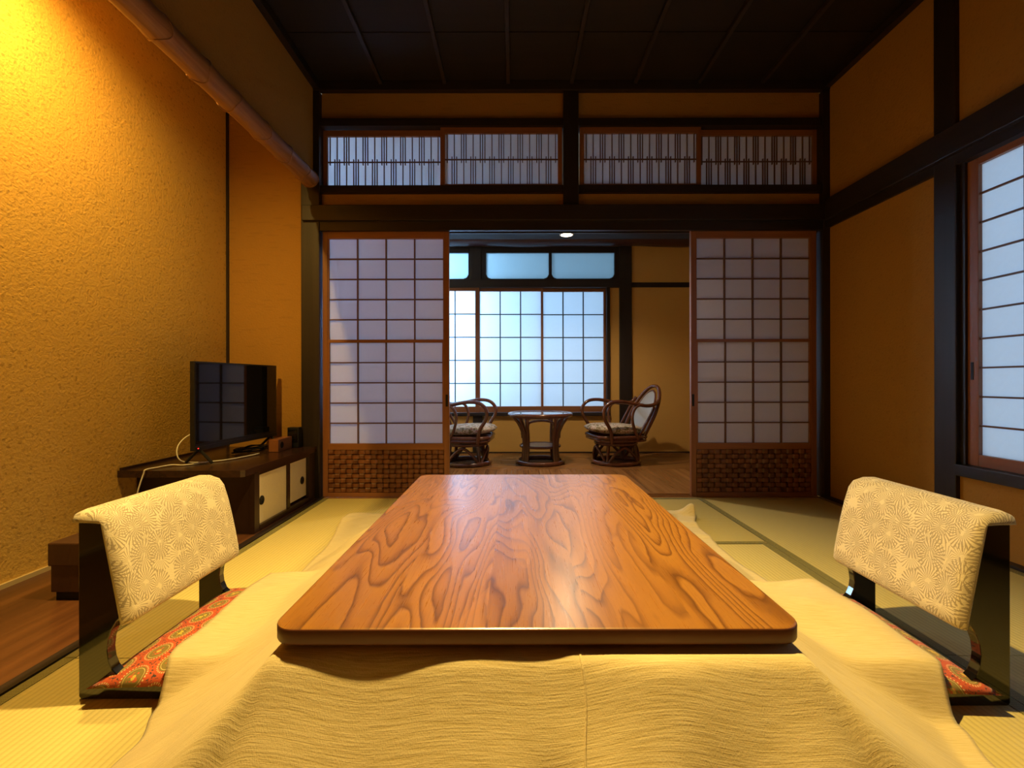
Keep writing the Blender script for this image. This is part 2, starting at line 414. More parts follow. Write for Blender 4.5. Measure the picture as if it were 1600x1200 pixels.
def rounded_rect(x0, x1, y0, y1, r, n=7):
    out = []
    for cx, cy, a in ((x1 - r, y1 - r, 0), (x0 + r, y1 - r, 90), (x0 + r, y0 + r, 180), (x1 - r, y0 + r, 270)):
        for k in range(n + 1):
            t = R(a + 90 * k / n); out.append((cx + r * math.cos(t), cy + r * math.sin(t)))
    return out

# ------------------------------------------------------------------ the room shell
YB, XR, XL, XT = 3.133, 2.07, -1.312, -1.895        # shoji line, right wall, alcove line, alcove's inner wall
YF, YV = -0.75, 5.08                               # wall behind the viewer, veranda's window wall
ZK, ZC = 1.757, 2.735                              # door head, ceiling boards

fl = box('floor', XT - 0.1, XR + 0.12, YF - 0.1, YB + 0.12, -0.12, -0.05, 'gap', kind='structure', label='subfloor carrying the straw tatami mats of the room', category='floor')
def mat_(x0, x1, y0, y1, borders, along='y'):
    g = 0.0012
    m = box('tatami_mat', x0 + g, x1 - g, y0 + g, y1 - g, -0.05, 0.0, 'tatami_' + along, fl, 0.002)
    hw = 0.034
    for b in borders:
        bx = {'l': (x0 + g, x0 + hw, y0 + g, y1 - g), 'r': (x1 - hw, x1 - g, y0 + g, y1 - g),
              'f': (x0 + g, x1 - g, y0 + g, y0 + hw), 'b': (x0 + g, x1 - g, y1 - hw, y1 - g)}[b]
        box('cloth_border', *bx, -0.004, 0.0018, 'heri', m, 0.0008)
YT = YB - 0.025
mat_(-1.252, -0.40, 1.315, YT, 'lr'); mat_(-1.252, -0.40, -0.48, 1.315, 'lr')
mat_(-0.40, 0.36, 1.315, YT, 'lr'); mat_(-0.40, 0.36, -0.48, 1.315, 'lr')
mat_(0.36, 1.20, 2.225, YT, 'fb', 'x'); mat_(0.36, 1.20, 0.43, 2.225, 'lr'); mat_(0.36, 1.20, -0.48, 0.43, 'fb', 'x')
mat_(1.20, 2.025, 1.32, YT, 'lr'); mat_(1.20, 2.025, -0.48, 1.32, 'lr')
box('floor_edge_board', -1.252, 2.025, YF, -0.482, -0.05, 0.0, 'toko', fl)

# alcove floor, walls
box('floor_alcove', XT, -1.288, YF, YB, -0.05, 0.004, 'toko', kind='structure', label='worn brown wooden board floor of the alcove', category='floor')
box('trim_1', -1.288, -1.254, YF, YB, -0.05, 0.006, 'dark_y', kind='structure', label='dark wooden sill strip between alcove board and tatami', category='trim')
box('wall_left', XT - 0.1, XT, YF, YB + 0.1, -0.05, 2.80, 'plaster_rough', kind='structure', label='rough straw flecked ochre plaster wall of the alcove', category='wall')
box('baseboard_left', XT, XT + 0.012, YF, 2.38, 0.004, 0.022, 'strip', kind='structure', label='pale thin strip along the foot of the alcove wall', category='baseboard')
box('wall_alcove_end', XT, -1.40, YB, YB + 0.1, -0.05, 2.80, 'plaster', kind='structure', label='narrow smooth ochre plaster wall at the alcove end behind the television', category='wall')
box('trim_2', XT, XT + 0.014, YB - 0.014, YB, 0.34, 2.62, 'dark_z', kind='structure', label='thin dark corner strip between two alcove plaster walls', category='trim')
box('wall_alcove_hanging', XL - 0.03, XL, YF, YB - 0.03, 2.118, 2.80, 'plaster', kind='structure', label='ochre plaster wall hanging above the brown pole', category='wall')
box('ceiling_alcove', XT, XL - 0.03, YF, YB, 2.62, 2.66, 'ceiling', kind='structure', label='dark low ceiling inside the alcove', category='ceiling')
# wall behind the viewer
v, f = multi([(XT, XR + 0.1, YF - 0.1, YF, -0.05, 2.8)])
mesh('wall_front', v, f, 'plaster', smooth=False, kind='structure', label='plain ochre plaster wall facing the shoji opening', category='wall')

# right wall around its shoji window
WY0, WY1, WZ0, WZ1 = 0.45, 2.205, 0.38, 1.765
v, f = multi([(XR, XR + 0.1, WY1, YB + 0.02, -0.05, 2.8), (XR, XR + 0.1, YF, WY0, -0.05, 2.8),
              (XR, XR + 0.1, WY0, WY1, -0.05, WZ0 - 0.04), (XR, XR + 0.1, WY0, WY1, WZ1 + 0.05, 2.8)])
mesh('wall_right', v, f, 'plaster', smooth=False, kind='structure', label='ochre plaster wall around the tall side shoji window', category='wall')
box('baseboard_right', XR - 0.042, XR, YF, YB - 0.01, -0.05, 0.012, 'dark_y', kind='structure', label='low dark wooden strip between right wall and tatami', category='baseboard')
box('trim_3', XR - 0.02, XR + 0.09, 2.198, 2.312, 0.0, 2.70, 'dark_z', bevel=0.004, kind='structure', label='black wooden post beside the side shoji window', category='post')
box('trim_4', XR - 0.045, XR + 0.02, YF, YB - 0.01, 1.815, 1.945, 'dark_y', bevel=0.004, kind='structure', label='black beam running along the right plaster wall', category='beam')
box('trim_5', XR - 0.018, XR + 0.06, YF, YB - 0.01, 1.768, 1.815, 'dark_y', kind='structure', label='narrow black head rail under the right wall beam', category='beam')
box('trim_6', XR - 0.03, XR + 0.08, WY0 - 0.05, 2.198, 0.328, 0.380, 'dark_y', bevel=0.003, kind='structure', label='blue black wooden sill under the side shoji window', category='sill')
box('trim_7', XR + 0.0, XR + 0.09, 2.172, 2.198, 0.380, 1.768, 'dark_z', kind='structure', label='dark jamb between black post and side shoji window', category='jamb')

# ceiling
ce = box('ceiling', XL - 0.06, XR + 0.1, YF, YB + 0.05, ZC + 0.02, ZC + 0.06, 'gap', kind='structure', label='black stained board ceiling with slim battens', category='ceiling')
yb = [YB - 0.01, 2.67, 2.21, 1.75, 1.29, 0.83, 0.37, -0.09, -0.55]
xs = [-0.866 + 0.416 * i for i in range(-1, 8)]
xe = [XL] + xs[1:8] + [XR]
for j in range(len(yb) - 1):
    for i in range(len(xe) - 1):
        box('ceiling_board', xe[i], xe[i + 1], yb[j + 1] + 0.0025, yb[j], ZC + (0.004 if j % 2 else 0.0), ZC + 0.02, 'ceiling', ce)
for x in xs[1:8]:
    box('batten', x - 0.011, x + 0.011, YF, YB - 0.02, ZC - 0.026, ZC, 'batten', ce, 0.002)
def cornice(name, *b, ax, label):
    box(name, *b, 'dark_' + ax, bevel=0.003, kind='structure', label=label, category='trim')
cornice('trim_8', XL, XL + 0.04, YF, YB - 0.04, 2.682, ZC - 0.001, ax='y', label='dark ceiling moulding above the hanging alcove wall')
cornice('trim_9', XR - 0.04, XR, YF, YB - 0.04, 2.682, ZC - 0.001, ax='y', label='dark ceiling moulding along the right plaster wall')
cornice('trim_10', XL, XR, YB - 0.04, YB + 0.0, 2.672, ZC - 0.001, ax='x', label='dark ceiling moulding above the transom panels')

# back wall: posts, beams and plaster strips above the opening
def px(x, Y=YB): return (x - CX) * Y / F
def pz(y, Y=YB): return H - (y - CY) * Y / F
box('trim_11', -1.392, -1.272, YB - 0.035, YB + 0.085, 0.004, 2.672, 'dark_z', bevel=0.004, kind='structure', label='thick black corner post between alcove and shoji', category='post')
box('trim_12', px(1282), XR + 0.01, YB - 0.035, YB + 0.085, 0.0, 2.672, 'dark_z', bevel=0.004, kind='structure', label='slim black corner post at the right end of the shoji opening', category='post')
box('trim_13', px(880.5), px(904), YB - 0.03, YB + 0.08, 1.915, 2.672, 'dark_z', bevel=0.004, kind='structure', label='short black post between the two pairs of transom panels', category='post')
box('trim_14', -1.38, XR - 0.03, YB - 0.055, YB + 0.05, pz(348), pz(324), 'dark_x', bevel=0.004, kind='structure', label='wide black beam over the shoji opening', category='beam')
kb = empty('trim_15', (0, YB, ZK), kind='structure', label='grooved black head rail the shoji panels slide in', category='beam')
for (a, b, z0) in ((-0.03, -0.004, 0), (-0.004, 0.033, 0.0115), (0.033, 0.046, 0)):
    box('groove_lip' if z0 == 0 else 'groove_bed', -1.272, px(1282), YB + a, YB + b, ZK + z0, pz(348), 'dark_x', kb)
for k, (x0, x1) in enumerate(((-1.272, px(880.5)), (px(904), px(1282)))):
    side = ('left pair', 'right pair')[k]
    nm = ('by the alcove', 'by the right wall')[k]
    box('wall_back_upper', x0, x1, YB + 0.01, YB + 0.06, pz(188), 2.70, 'plaster', kind='structure', label='ochre plaster strip above the transom panels ' + nm, category='wall')
    box('wall_back_lower', x0, x1, YB + 0.01, YB + 0.06, pz(325), pz(302), 'plaster', kind='structure', label='thin ochre plaster strip under the transom panels ' + nm, category='wall')
    box('trim_%d' % (16 + 2 * k), x0, x1, YB - 0.02, YB + 0.075, pz(198.5), pz(187), 'dark_x', kind='structure', label='dark upper rail of the transom opening ' + nm, category='rail')
    box('trim_%d' % (17 + 2 * k), x0, x1, YB - 0.02, YB + 0.075, pz(302.5), pz(291), 'dark_x', kind='structure', label='dark lower rail of the transom opening ' + nm, category='rail')

# transom shoji panels with staggered triple bars
def transom(name, x0, x1, y, label):
    e = empty(name, (x0, y, pz(291)), kind='structure', label=label, category='transom panel', group='transom shoji panels over the opening')
    z0, z1 = pz(290.8), pz(199); fw = 0.028
    box('rail', x0, x1, y, y + 0.024, z0, z0 + 0.014, 'cedar_x', e, 0.001); box('rail', x0, x1, y, y + 0.024, z1 - 0.040, z1, 'cedar_x', e, 0.001)
    box('stile', x0, x0 + fw, y - .0005, y + 0.0245, z0, z1, 'cedar_z', e, 0.001); box('stile', x1 - fw, x1, y - .0005, y + 0.0245, z0, z1, 'cedar_z', e, 0.001)
    a, b, c, d = x0 + fw, x1 - fw, z0 + 0.014, z1 - 0.040; mid = (c + d) / 2 - 0.003
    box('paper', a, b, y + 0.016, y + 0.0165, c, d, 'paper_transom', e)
    box('cross_bar', a, b, y + 0.006, y + 0.011, mid - 0.004, mid + 0.004, 'bar_x', e)
    n = 12; p = (b - a) / n; h = 0.0026
    for i in range(n + 1):
        xc = a + i * p
        if 0 < i < n: box('upright_bar', xc - h, xc + h, y + 0.003, y + 0.0145, c, d, 'bar_z', e)
        for s in (-1, 1):
            xx = xc + s * 0.0155
            if a < xx < b:
                zz = (mid - 0.019, d) if i % 2 == 0 else (c, mid + 0.019)
                box('upright_bar', xx - h, xx + h, y + 0.003, y + 0.0145, *zz, 'bar_z', e)
transom('window_1', -1.273, px(694), YB + 0.034, 'transom shoji panel beside the alcove corner post')
transom('window_2', px(689), px(879), YB - 0.002, 'transom shoji panel left of the short centre post')
transom('window_3', px(906.5), px(1096), YB - 0.002, 'transom shoji panel right of the short centre post')
transom('window_4', px(1091), px(1282), YB + 0.034, 'transom shoji panel beside the right wall corner')

# sliding shoji doors with woven lower panels
def weave(parent, x0, x1, z0, z1, y):
    box('back_board', x0, x1, y + 0.014, y + 0.018, z0, z1, 'gap', parent)
    nv, nh = 19, 9; pv, ph = (x1 - x0) / nv, (z1 - z0) / nh
    A, T = 0.0055, 0.003
    def strip(name, length, pitch, n, width, phase, horiz, c):
        vs, fs = [], []; m = n * 6
        for i in range(m + 1):
            s = i / 6.0
            u = min(length * s / n, length)
            ht = -A * (1 if phase else -1) * max(-1, min(1, 1.6 * math.cos(math.pi * (s - 0.5))))
            for dz in (-width / 2, width / 2):
                for t in (0, T):
                    vs.append((x0 + u, y + 0.006 + ht + t, c + dz) if horiz else (c + dz, y + 0.006 + ht + t, z0 + u))
        for i in range(m):
            b = i * 4; e = b + 4
            for p, q in ((0, 2), (2, 3), (3, 1), (1, 0)): fs.append((b + p, b + q, e + q, e + p))
        fs += [(0, 1, 3, 2), (m * 4, m * 4 + 2, m * 4 + 3, m * 4 + 1)]
        mesh(name, vs, fs, 'strip_x' if horiz else 'strip_z', parent, False)
    # cos(pi*(s-.5)) is a sine: crossings at integers, crests at cell centres with alternating sign
    for j in range(nh): strip('weave_strip', x1 - x0, pv, nv, ph * 0.80, j % 2, True, z0 + (j + 0.5) * ph)
    for i in range(nv): strip('weave_strip', z1 - z0, ph, nh, pv * 0.72, (i + 1) % 2, False, x0 + (i + 0.5) * pv)
M['strip_x'] = wood('woven brown wood strip', (0.09, 0.028, 0.012), (0.25, 0.09, 0.034), 0.4, 'x', 1.4)
M['strip_z'] = wood('woven brown wood upright strip', (0.09, 0.028, 0.012), (0.25, 0.09, 0.034), 0.4, 'z', 1.4)
def shoji_door(name, x0, x1, y, label, pull_x):
    e = empty(name, ((x0 + x1) / 2, y, 0), kind='structure', label=label, category='sliding door', group='shoji doors')
    D = 0.030
    box('stile', x0, x0 + 0.034, y, y + D, 0.004, ZK + 0.010, 'cedar_z', e, 0.002)
    box('stile', x1 - 0.034, x1, y, y + D, 0.004, ZK + 0.010, 'cedar_z', e, 0.002)
    a, b = x0 + 0.034, x1 - 0.034
    def rail(ya, yb2, d=0.0): box('rail', a, b, y + d, y + D - d, pz(yb2), pz(ya), 'cedar_x', e, 0.0015)
    rail(359, 372.2); rail(692.7, 702.5); rail(769.5, 776.5)
    for half, (ya, yb2, dy, ins) in enumerate(((372.2, 530.5, 0.008, 0.0), (534.5, 692.7, 0.003, 0.012))):
        aa, bb = a + ins * 0, b - ins * 0
        z1, z0 = pz(ya), pz(yb2)
        if half == 0: rail(530.2, 534.8, 0.001)
        fr = 0.006 if half == 0 else 0.011
        for q0, q1 in ((aa, aa + fr), (bb - fr, bb)): box('inner_stile', q0, q1, y + dy - 0.001, y + dy + 0.018, z0, z1, 'cedar_z', e)
        aa += fr; bb -= fr
        cw, rh = (bb - aa) / 4, (z1 - z0) / 5
        for i in range(1, 4): box('muntin', aa + i * cw - 0.0042, aa + i * cw + 0.0042, y + dy, y + dy + 0.014, z0, z1, 'bar_z', e)
        for j in range(1, 5): box('muntin', aa, bb, y + dy + 0.001, y + dy + 0.013, z0 + j * rh - 0.0042, z0 + j * rh + 0.0042, 'bar_x', e)
        for i in range(4):
            for j in range(5):
                box('paper_pane', aa + i * cw, aa + (i + 1) * cw, y + dy + 0.0142, y + dy + 0.0147, z0 + j * rh, z0 + (j + 1) * rh, 'paper', e)
    weave(e, a, b, pz(769.5), pz(702.5), y)
    box('finger_pull', pull_x - 0.008, pull_x + 0.008, y - 0.0015, y + 0.004, 0.60, 0.68, 'iron', e, 0.002)
shoji_door('door_1', px(504), px(701.8), YB, 'sliding shoji door with woven base panel next to the television cabinet', px(698))
shoji_door('door_2', px(1080), px(1276), YB, 'sliding shoji door with woven base panel next to the right wall', px(1083))
sl = empty('trim_20', (0, YB, -0.03), kind='structure', label='grooved brown threshold under the shoji doors', category='threshold')
for (a, b, z1) in ((-0.026, -0.004, 0.002), (-0.004, 0.034, -0.004), (0.034, 0.048, 0.002), (0.048, 0.082, -0.004), (0.082, 0.115, 0.002)):
    box('groove_lip' if z1 > 0 else 'groove_bed', -1.272, px(1282), YB + a, YB + b, -0.05, z1, 'plank_x', sl)

# ------------------------------------------------------------------ veranda behind the shoji
VX0, VX1 = -2.7, 2.6
fv = box('floor_veranda', VX0, VX1, YB + 0.115, YV + 0.1, -0.12, -0.03, 'gap', kind='structure', label='brown board floor of the sunlit veranda room', category='floor')
xx = VX0
while xx < VX1 - 0.01:
    box('floor_plank', xx + 0.0012, min(xx + 0.091, VX1) - 0.0012, YB + 0.117, 4.135, -0.03, 0.0, 'plank_y', fv, 0.0015); xx += 0.091
for k in range(4):
    y0 = 4.14 + k * 0.235
    for x0, x1 in ((VX0, -0.62 + 0.5 * (k % 2)), (-0.62 + 0.5 * (k % 2), 1.2 + 0.3 * (k % 2)), (1.2 + 0.3 * (k % 2), VX1)):
        box('floor_plank', x0 + 0.001, x1 - 0.001, y0 + 0.001, y0 + 0.234, -0.03, 0.0, 'plank_x', fv, 0.0015)
def vx(x): return px(x, YV)
def vz(y): return pz(y, YV)
WX0, WX1 = vx(560), vx(948)
CX0 = -2.35
v, f = multi([(WX1, VX1, YV, YV + 0.1, -0.05, vz(449)), (vx(967.5), VX1, YV, YV + 0.1, vz(449), 2.75), (CX0, WX1, YV, YV + 0.1, -0.05, vz(645)), (VX0, CX0, YV, YV + 0.1, -0.05, 2.75),
              (CX0, WX0 - 0.06, YV, YV + 0.1, 2.68, 2.75), (WX0 - 0.06, vx(967.5), YV, YV + 0.1, vz(386), 2.75)])
mesh('wall_veranda', v, f, 'plaster_veranda', smooth=False, kind='structure', label='ochre plaster wall around the veranda windows', category='wall')
box('wall_veranda_right', VX1, VX1 + 0.1, YB + 0.12, YV + 0.1, -0.05, 2.75, 'plaster_veranda', kind='structure', label='plaster end wall of the veranda past the right shoji door', category='wall')
box('wall_veranda_left', VX0 - 0.1, VX0, YB + 0.12, YV + 0.1, -0.05, 2.75, 'plaster_veranda', kind='structure', label='plaster end wall of the veranda behind the alcove', category='wall')
v, f = multi([(VX0, -1.392, YB + 0.1, YB + 0.12, -0.05, 2.75), (XR + 0.01, VX1, YB + 0.1, YB + 0.12, -0.05, 2.75)])
mesh('wall_veranda_inner', v, f, 'plaster_veranda', smooth=False, kind='structure', label='plaster wall of the veranda beside the shoji opening', category='wall')
box('ceiling_veranda', VX0, VX1, YB + 0.05, YV + 0.1, 2.75, 2.80, 'fusuma', kind='structure', label='pale ceiling over the veranda', category='ceiling')
box('baseboard_veranda', VX0, VX1, YV - 0.012, YV, 0.0, 0.012, 'dark_x', kind='structure', label='thin dark strip at the foot of the veranda wall', category='baseboard')
box('trim_21', vx(967.5), vx(986.5), YV - 0.03, YV + 0.05, 0.0, vz(384), 'dark_z', bevel=0.004, kind='structure', label='black veranda post right of the window behind the armchair', category='post')
box('trim_22', vx(986.5), VX1, YV - 0.012, YV + 0.02, vz(449.5), vz(442), 'dark_x', kind='structure', label='thin black rail on the veranda plaster right of the post', category='rail')
box('trim_23', vx(947.5), vx(952.5), YV - 0.03, YV + 0.05, vz(645), vz(449), 'dark_z', kind='structure', label='dark window jamb beside narrow plaster strip', category='jamb')
box('trim_24', WX0 - 0.06, vx(967.5), YV - 0.035, YV + 0.06, vz(450), vz(437.5), 'dark_x', bevel=0.003, kind='structure', label='dark blue black beam between window and fanlights', category='beam')
box('trim_25', WX0 - 0.06, vx(952.5), YV - 0.045, YV + 0.06, vz(649.5), vz(644.5), 'dark_x', bevel=0.003, kind='structure', label='dark sill under the veranda shoji window', category='sill')
box('trim_26', vx(735), vx(752.5), YV - 0.03, YV + 0.05, vz(438), 2.3, 'dark_z', bevel=0.004, kind='structure', label='black post between the veranda fanlights', category='post')
box('trim_27', vx(739), vx(754), YV - 0.02, YV + 0.02, 0.0, vz(649), 'dark_z', bevel=0.003, kind='structure', label='short black post under the veranda window sill', category='post')
# rounded log beam
pts = [(-0.9 + (VX1 + 0.9) * i / 10, 5.0 + 0.006 * math.sin(i * 1.9), 2.318 + 0.005 * math.sin(i * 1.3 + 1)) for i in range(11)]
v, f = tube_geo(catmull(pts, 4), lambda t: 0.126 + 0.004 * math.sin(t * 27), 18)
lg = wood('dark brown log', (0.035, 0.014, 0.012), (0.075, 0.03, 0.024), 0.35, 'x'); M['log'] = lg
mesh('trim_28', v, f, 'log', kind='structure', label='rounded dark log beam above the veranda fanlights', category='beam')
# dropped beam that carries the downlight
box('trim_29', -0.75, VX1, 3.66, 3.93, 1.945, 2.04, 'gap', bevel=0.004, kind='structure', label='dark dropped board carrying the round veranda downlight', category='beam')
dl = empty('downlight', (0.425, 3.80, 1.945), label='small round glowing downlight over the shoji opening', category='lamp')
v, f = revolve([(0.0, -0.004), (0.046, -0.004), (0.046, -0.001)]); mesh('lens', v, f, 'lamp', dl, local=True)
v, f = revolve([(0.046, -0.006), (0.056, -0.005), (0.058, 0.0), (0.046, 0.0)]); mesh('ring', v, f, 'cord', dl, local=True)
ls = spot('downlight_light', (0, 0, -0.012), (0, 0, -1), 80, (1.0, 0.76, 0.46), 150, 0.6, 0.04); ls.parent = dl

# veranda shoji window panels
def win_panel(name, x0, x1, y, label, fw0, fw1, cols=3):
    e = empty(name, (x0, y, vz(644.5)), kind='structure', label=label, category='window')
    z0, z1 = vz(644.3), vz(450)
    box('stile', x0, x0 + fw0, y, y + 0.026, z0, z1, 'cedar_z', e, 0.002); box('stile', x1 - fw1, x1, y, y + 0.026, z0, z1, 'cedar_z', e, 0.002)
    a, b = x0 + fw0, x1 - fw1
    box('rail', a, b, y + .001, y + 0.025, z0, vz(635), 'cedar_x', e, 0.002); box('rail', a, b, y + .001, y + 0.025, vz(455), z1, 'cedar_x', e, 0.002)
    c, d = vz(635), vz(455); cw, rh = (b - a) / cols, (d - c) / 5
    for i in range(1, cols): box('muntin', a + i * cw - 0.006, a + i * cw + 0.006, y + 0.006, y + 0.0165, c, d, 'green_bar', e)
    for j in range(1, 5): box('muntin', a, b, y + 0.009, y + 0.015, c + j * rh - 0.0055, c + j * rh + 0.0055, 'green_bar', e)
    for i in range(cols):
        for j in range(5):
            box('paper_pane', a + i * cw, a + (i + 1) * cw, y + 0.017, y + 0.0175, c + j * rh, c + (j + 1) * rh, 'paper_window', e)
win_panel('window_5', vx(645), vx(749.5), YV - 0.026, 'veranda shoji window panel partly behind the left shoji door', 0.026, 0.045)
win_panel('window_6', vx(746), vx(849), YV + 0.004, 'middle veranda shoji window panel behind the rattan table', 0.026, 0.024)
win_panel('window_7', vx(845), vx(948), YV + 0.034, 'veranda shoji window panel nearest the black veranda post', 0.026, 0.026)
win_panel('window_8', vx(562), vx(650), YV + 0.004, 'veranda shoji window panel behind the left shoji door', 0.026, 0.026)
# fanlights: frosted panes in black frames with stepped corner brackets
def fanlight(name, x0, x1, label, panes):
    e = empty(name, (x0, YV, vz(437.5)), kind='structure', label=label, category='window')
    z0, z1 = vz(437.5), vz(386)
    box('rail', x0, x1, YV - 0.01, YV + 0.03, z0, vz(435.8), 'dark_x', e); box('rail', x0, x1, YV - 0.01, YV + 0.03, vz(395.3), z1, 'dark_x', e)
    edges = [x0] + [q for p in panes for q in p] + [x1]
    for q0, q1 in zip(edges[0::2], edges[1::2]):
        if q1 - q0 > 0.002: box('stile', q0, q1, YV - 0.011, YV + 0.031, z0, z1, 'dark_z', e)
    for a, b in panes:
        c, d = vz(435.8), vz(395.3)
        box('pane', a, b, YV + 0.012, YV + 0.015, c, d, 'frosted', e)
        for s, xx in ((1, a), (-1, b)):
            st = [(0, 0), (0.046, 0), (0.046, 0.007), (0.028, 0.007), (0.028, 0.015), (0.015, 0.015), (0.015, 0.028), (0.007, 0.028), (0.007, 0.042), (0, 0.042)]
            v, f = prism([(xx + s * p, c + q) for p, q in st], 'y', YV - 0.008, YV + 0.011)
            mesh('corner_bracket', v, f, 'dark_x', e, False)
fanlight('window_9', vx(752.5), vx(967.5), 'pale blue frosted fanlight pair right of the veranda post', [(vx(759.8), vx(857.8)), (vx(862.3), vx(960.2))])
fanlight('window_10', vx(612), vx(735), 'pale blue frosted fanlight left of the veranda post', [(vx(622), vx(732.3))])
# unseen clear glass window, added to let more daylight onto the shoji backs
cg = empty('window_added', (CX0, YV, 0.4), kind='structure', label='added unseen clear veranda window that brightens the shoji from behind', category='window')
cz0, cz1 = vz(645), 2.68
for x0, x1 in ((CX0, CX0 + 0.05), (WX0 - 0.11, WX0 - 0.06), ((CX0 + WX0 - 0.06) / 2 - 0.025, (CX0 + WX0 - 0.06) / 2 + 0.025)):
    box('stile', x0, x1, YV + 0.02, YV + 0.06, cz0, cz1, 'dark_z', cg)
for z0, z1 in ((cz0, cz0 + 0.05), (cz1 - 0.05, cz1)): box('rail', CX0 + .05, WX0 - 0.11, YV + 0.02, YV + 0.06, z0, z1, 'dark_x', cg)
box('pane', CX0 + 0.05, WX0 - 0.11, YV + 0.038, YV + 0.041, cz0 + 0.05, cz1 - 0.05, 'window_glass', cg)

# ------------------------------------------------------------------ side shoji window in the right wall
def side_panel(name, y0, y1, x, label):
    e = empty(name, (x, y1, WZ0), kind='structure', label=label, category='window')
    D = 0.028; z0, z1 = WZ0 + 0.001, WZ1
    for q0, q1 in ((y0, y0 + 0.055), (y1 - 0.055, y1)): box('stile', x, x + D, q0, q1, z0, z1, 'cedar_z', e, 0.002)
    a, b, c, d = y0 + 0.055, y1 - 0.055, z0 + 0.052, z1 - 0.030
    box('rail', x + .0005, x + D, a, b, z0, c, 'cedar_y', e, 0.002); box('rail', x + .0005, x + D, a, b, d, z1, 'cedar_y', e, 0.002)
    cw, rh = (b - a) / 4, (d - c) / 10
    for i in range(1, 4): box('muntin', x + 0.008, x + 0.018, a + i * cw - 0.004, a + i * cw + 0.004, c, d, 'bar_z', e)
    for j in range(1, 10): box('muntin', x + 0.007, x + 0.017, a, b, c + j * rh - 0.004, c + j * rh + 0.004, 'bar_y', e)
    for i in range(4):
        for j in range(10):
            box('paper_pane', x + 0.0185, x + 0.019, a + i * cw, a + (i + 1) * cw, c + j * rh, c + (j + 1) * rh, 'paper_window', e)
    box('finger_pull', x - 0.0015, x + 0.003, y1 - 0.034, y1 - 0.020, 0.77, 0.85, 'iron', e, 0.001)
side_panel('window_12', 1.325, 2.178, XR + 0.012, 'tall shoji window panel in the right wall against the black post')
side_panel('window_13', 0.46, 1.34, XR + 0.045, 'tall shoji window panel in the right wall away from the black post')

# ------------------------------------------------------------------ pole under the hanging wall
def pole():
    n = 90; pts = [Vector((-1.302, -0.74 + (3.075 + 0.74) * i / n, 2.062)) for i in range(n + 1)]
    nodes = [3.02, 2.90, 2.68, 2.44, 2.17, 1.96, 1.73, 1.52, 1.3, 1.08, 0.8, 0.5, 0.2, -0.1, -0.4]
    def rad(t):
        y = -0.74 + 3.815 * t; r = 0.050
        d = min(abs(y - q) for q in nodes); r += 0.005 * math.exp(-(d / 0.022) ** 2)
        e = 3.075 - y
        if e < 0.03: r *= max(0.35, math.sqrt(max(0, 1 - ((0.03 - e) / 0.032) ** 2)))
        return r
    v, f = tube_geo(pts, rad, 22)
    p = mesh('alcove_pole', v, f, 'bamboo', label='long jointed brown wooden pole along the foot of the hanging alcove wall', category='pole')
    for q in nodes:
        if q > 1.2:
            v, f = tube_geo([Vector((-1.302 + .0553 * math.cos(a), q + 0.012 * math.sin(3 * a + q * 9), 2.062 + .0553 * math.sin(a))) for a in [2 * math.pi * i / 26 for i in range(26)]], 0.0022, 6, True)
            mesh('joint_ring', v, f, 'bamboo', p)
pole()

# ------------------------------------------------------------------ television cabinet and what stands on it
cb = empty('television_cabinet', (-1.6, 2.75, 0.004), label='low dark wooden cabinet with two cream sliding doors built into the alcove', category='cabinet')
ZT = 0.343
v, f = prism([(XT + 0.004, 2.257), (-1.305, 2.257), (-1.29, 2.272), (-1.29, YB - 0.037), (XT + 0.004, YB - 0.037)], 'z', ZT - 0.032, ZT)
mesh('worktop', v, f, 'cab', cb, False)
box('back_lip', XT + 0.004, XT + 0.016, 2.27, YB - 0.04, ZT, ZT + 0.012, 'cab', cb)
box('side_panel', XT + 0.005, -1.306, 2.375, 2.395, 0.004, ZT - 0.032, 'cabx', cb)
box('bottom_board', XT + 0.005, -1.31, 2.395, YB - 0.04, 0.004, 0.03, 'cab', cb)
box('back_panel', XT + 0.005, XT + 0.02, 2.395, YB - 0.04, 0.03, ZT - 0.032, 'cab', cb)
box('front_post', -1.325, -1.300, 2.372, 2.418, 0.006, ZT - 0.032, 'cabx', cb)
box('front_post', -1.325, -1.304, 2.726, 2.758, 0.03, 0.30, 'cab', cb)
box('front_post', -1.325, -1.302, 3.008, YB - 0.04, 0.006, ZT - 0.032, 'cabx', cb)
box('front_rail', -1.325, -1.303, 2.418, 3.008, 0.290, ZT - 0.032, 'cab', cb); box('front_rail', -1.325, -1.298, 2.418, 3.008, 0.006, 0.036, 'cab', cb)
for y0, y1, x, hy, z0 in ((2.418, 2.740, -1.312, 2.460, 0.036), (2.745, 3.008, -1.322, 2.952, 0.048)):
    d = box('sliding_door', x - 0.008, x, y0, y1, z0, 0.291, 'fusuma', cb)
    v, f = revolve([(0.0, 0.001), (0.014, 0.001), (0.018, 0.004), (0.0235, 0.0035), (0.024, 0.0)], 24)
    v = [(x + p[2], hy + p[0], 0.152 + p[1]) for p in v]
    mesh('round_pull', v, f, 'iron', d)

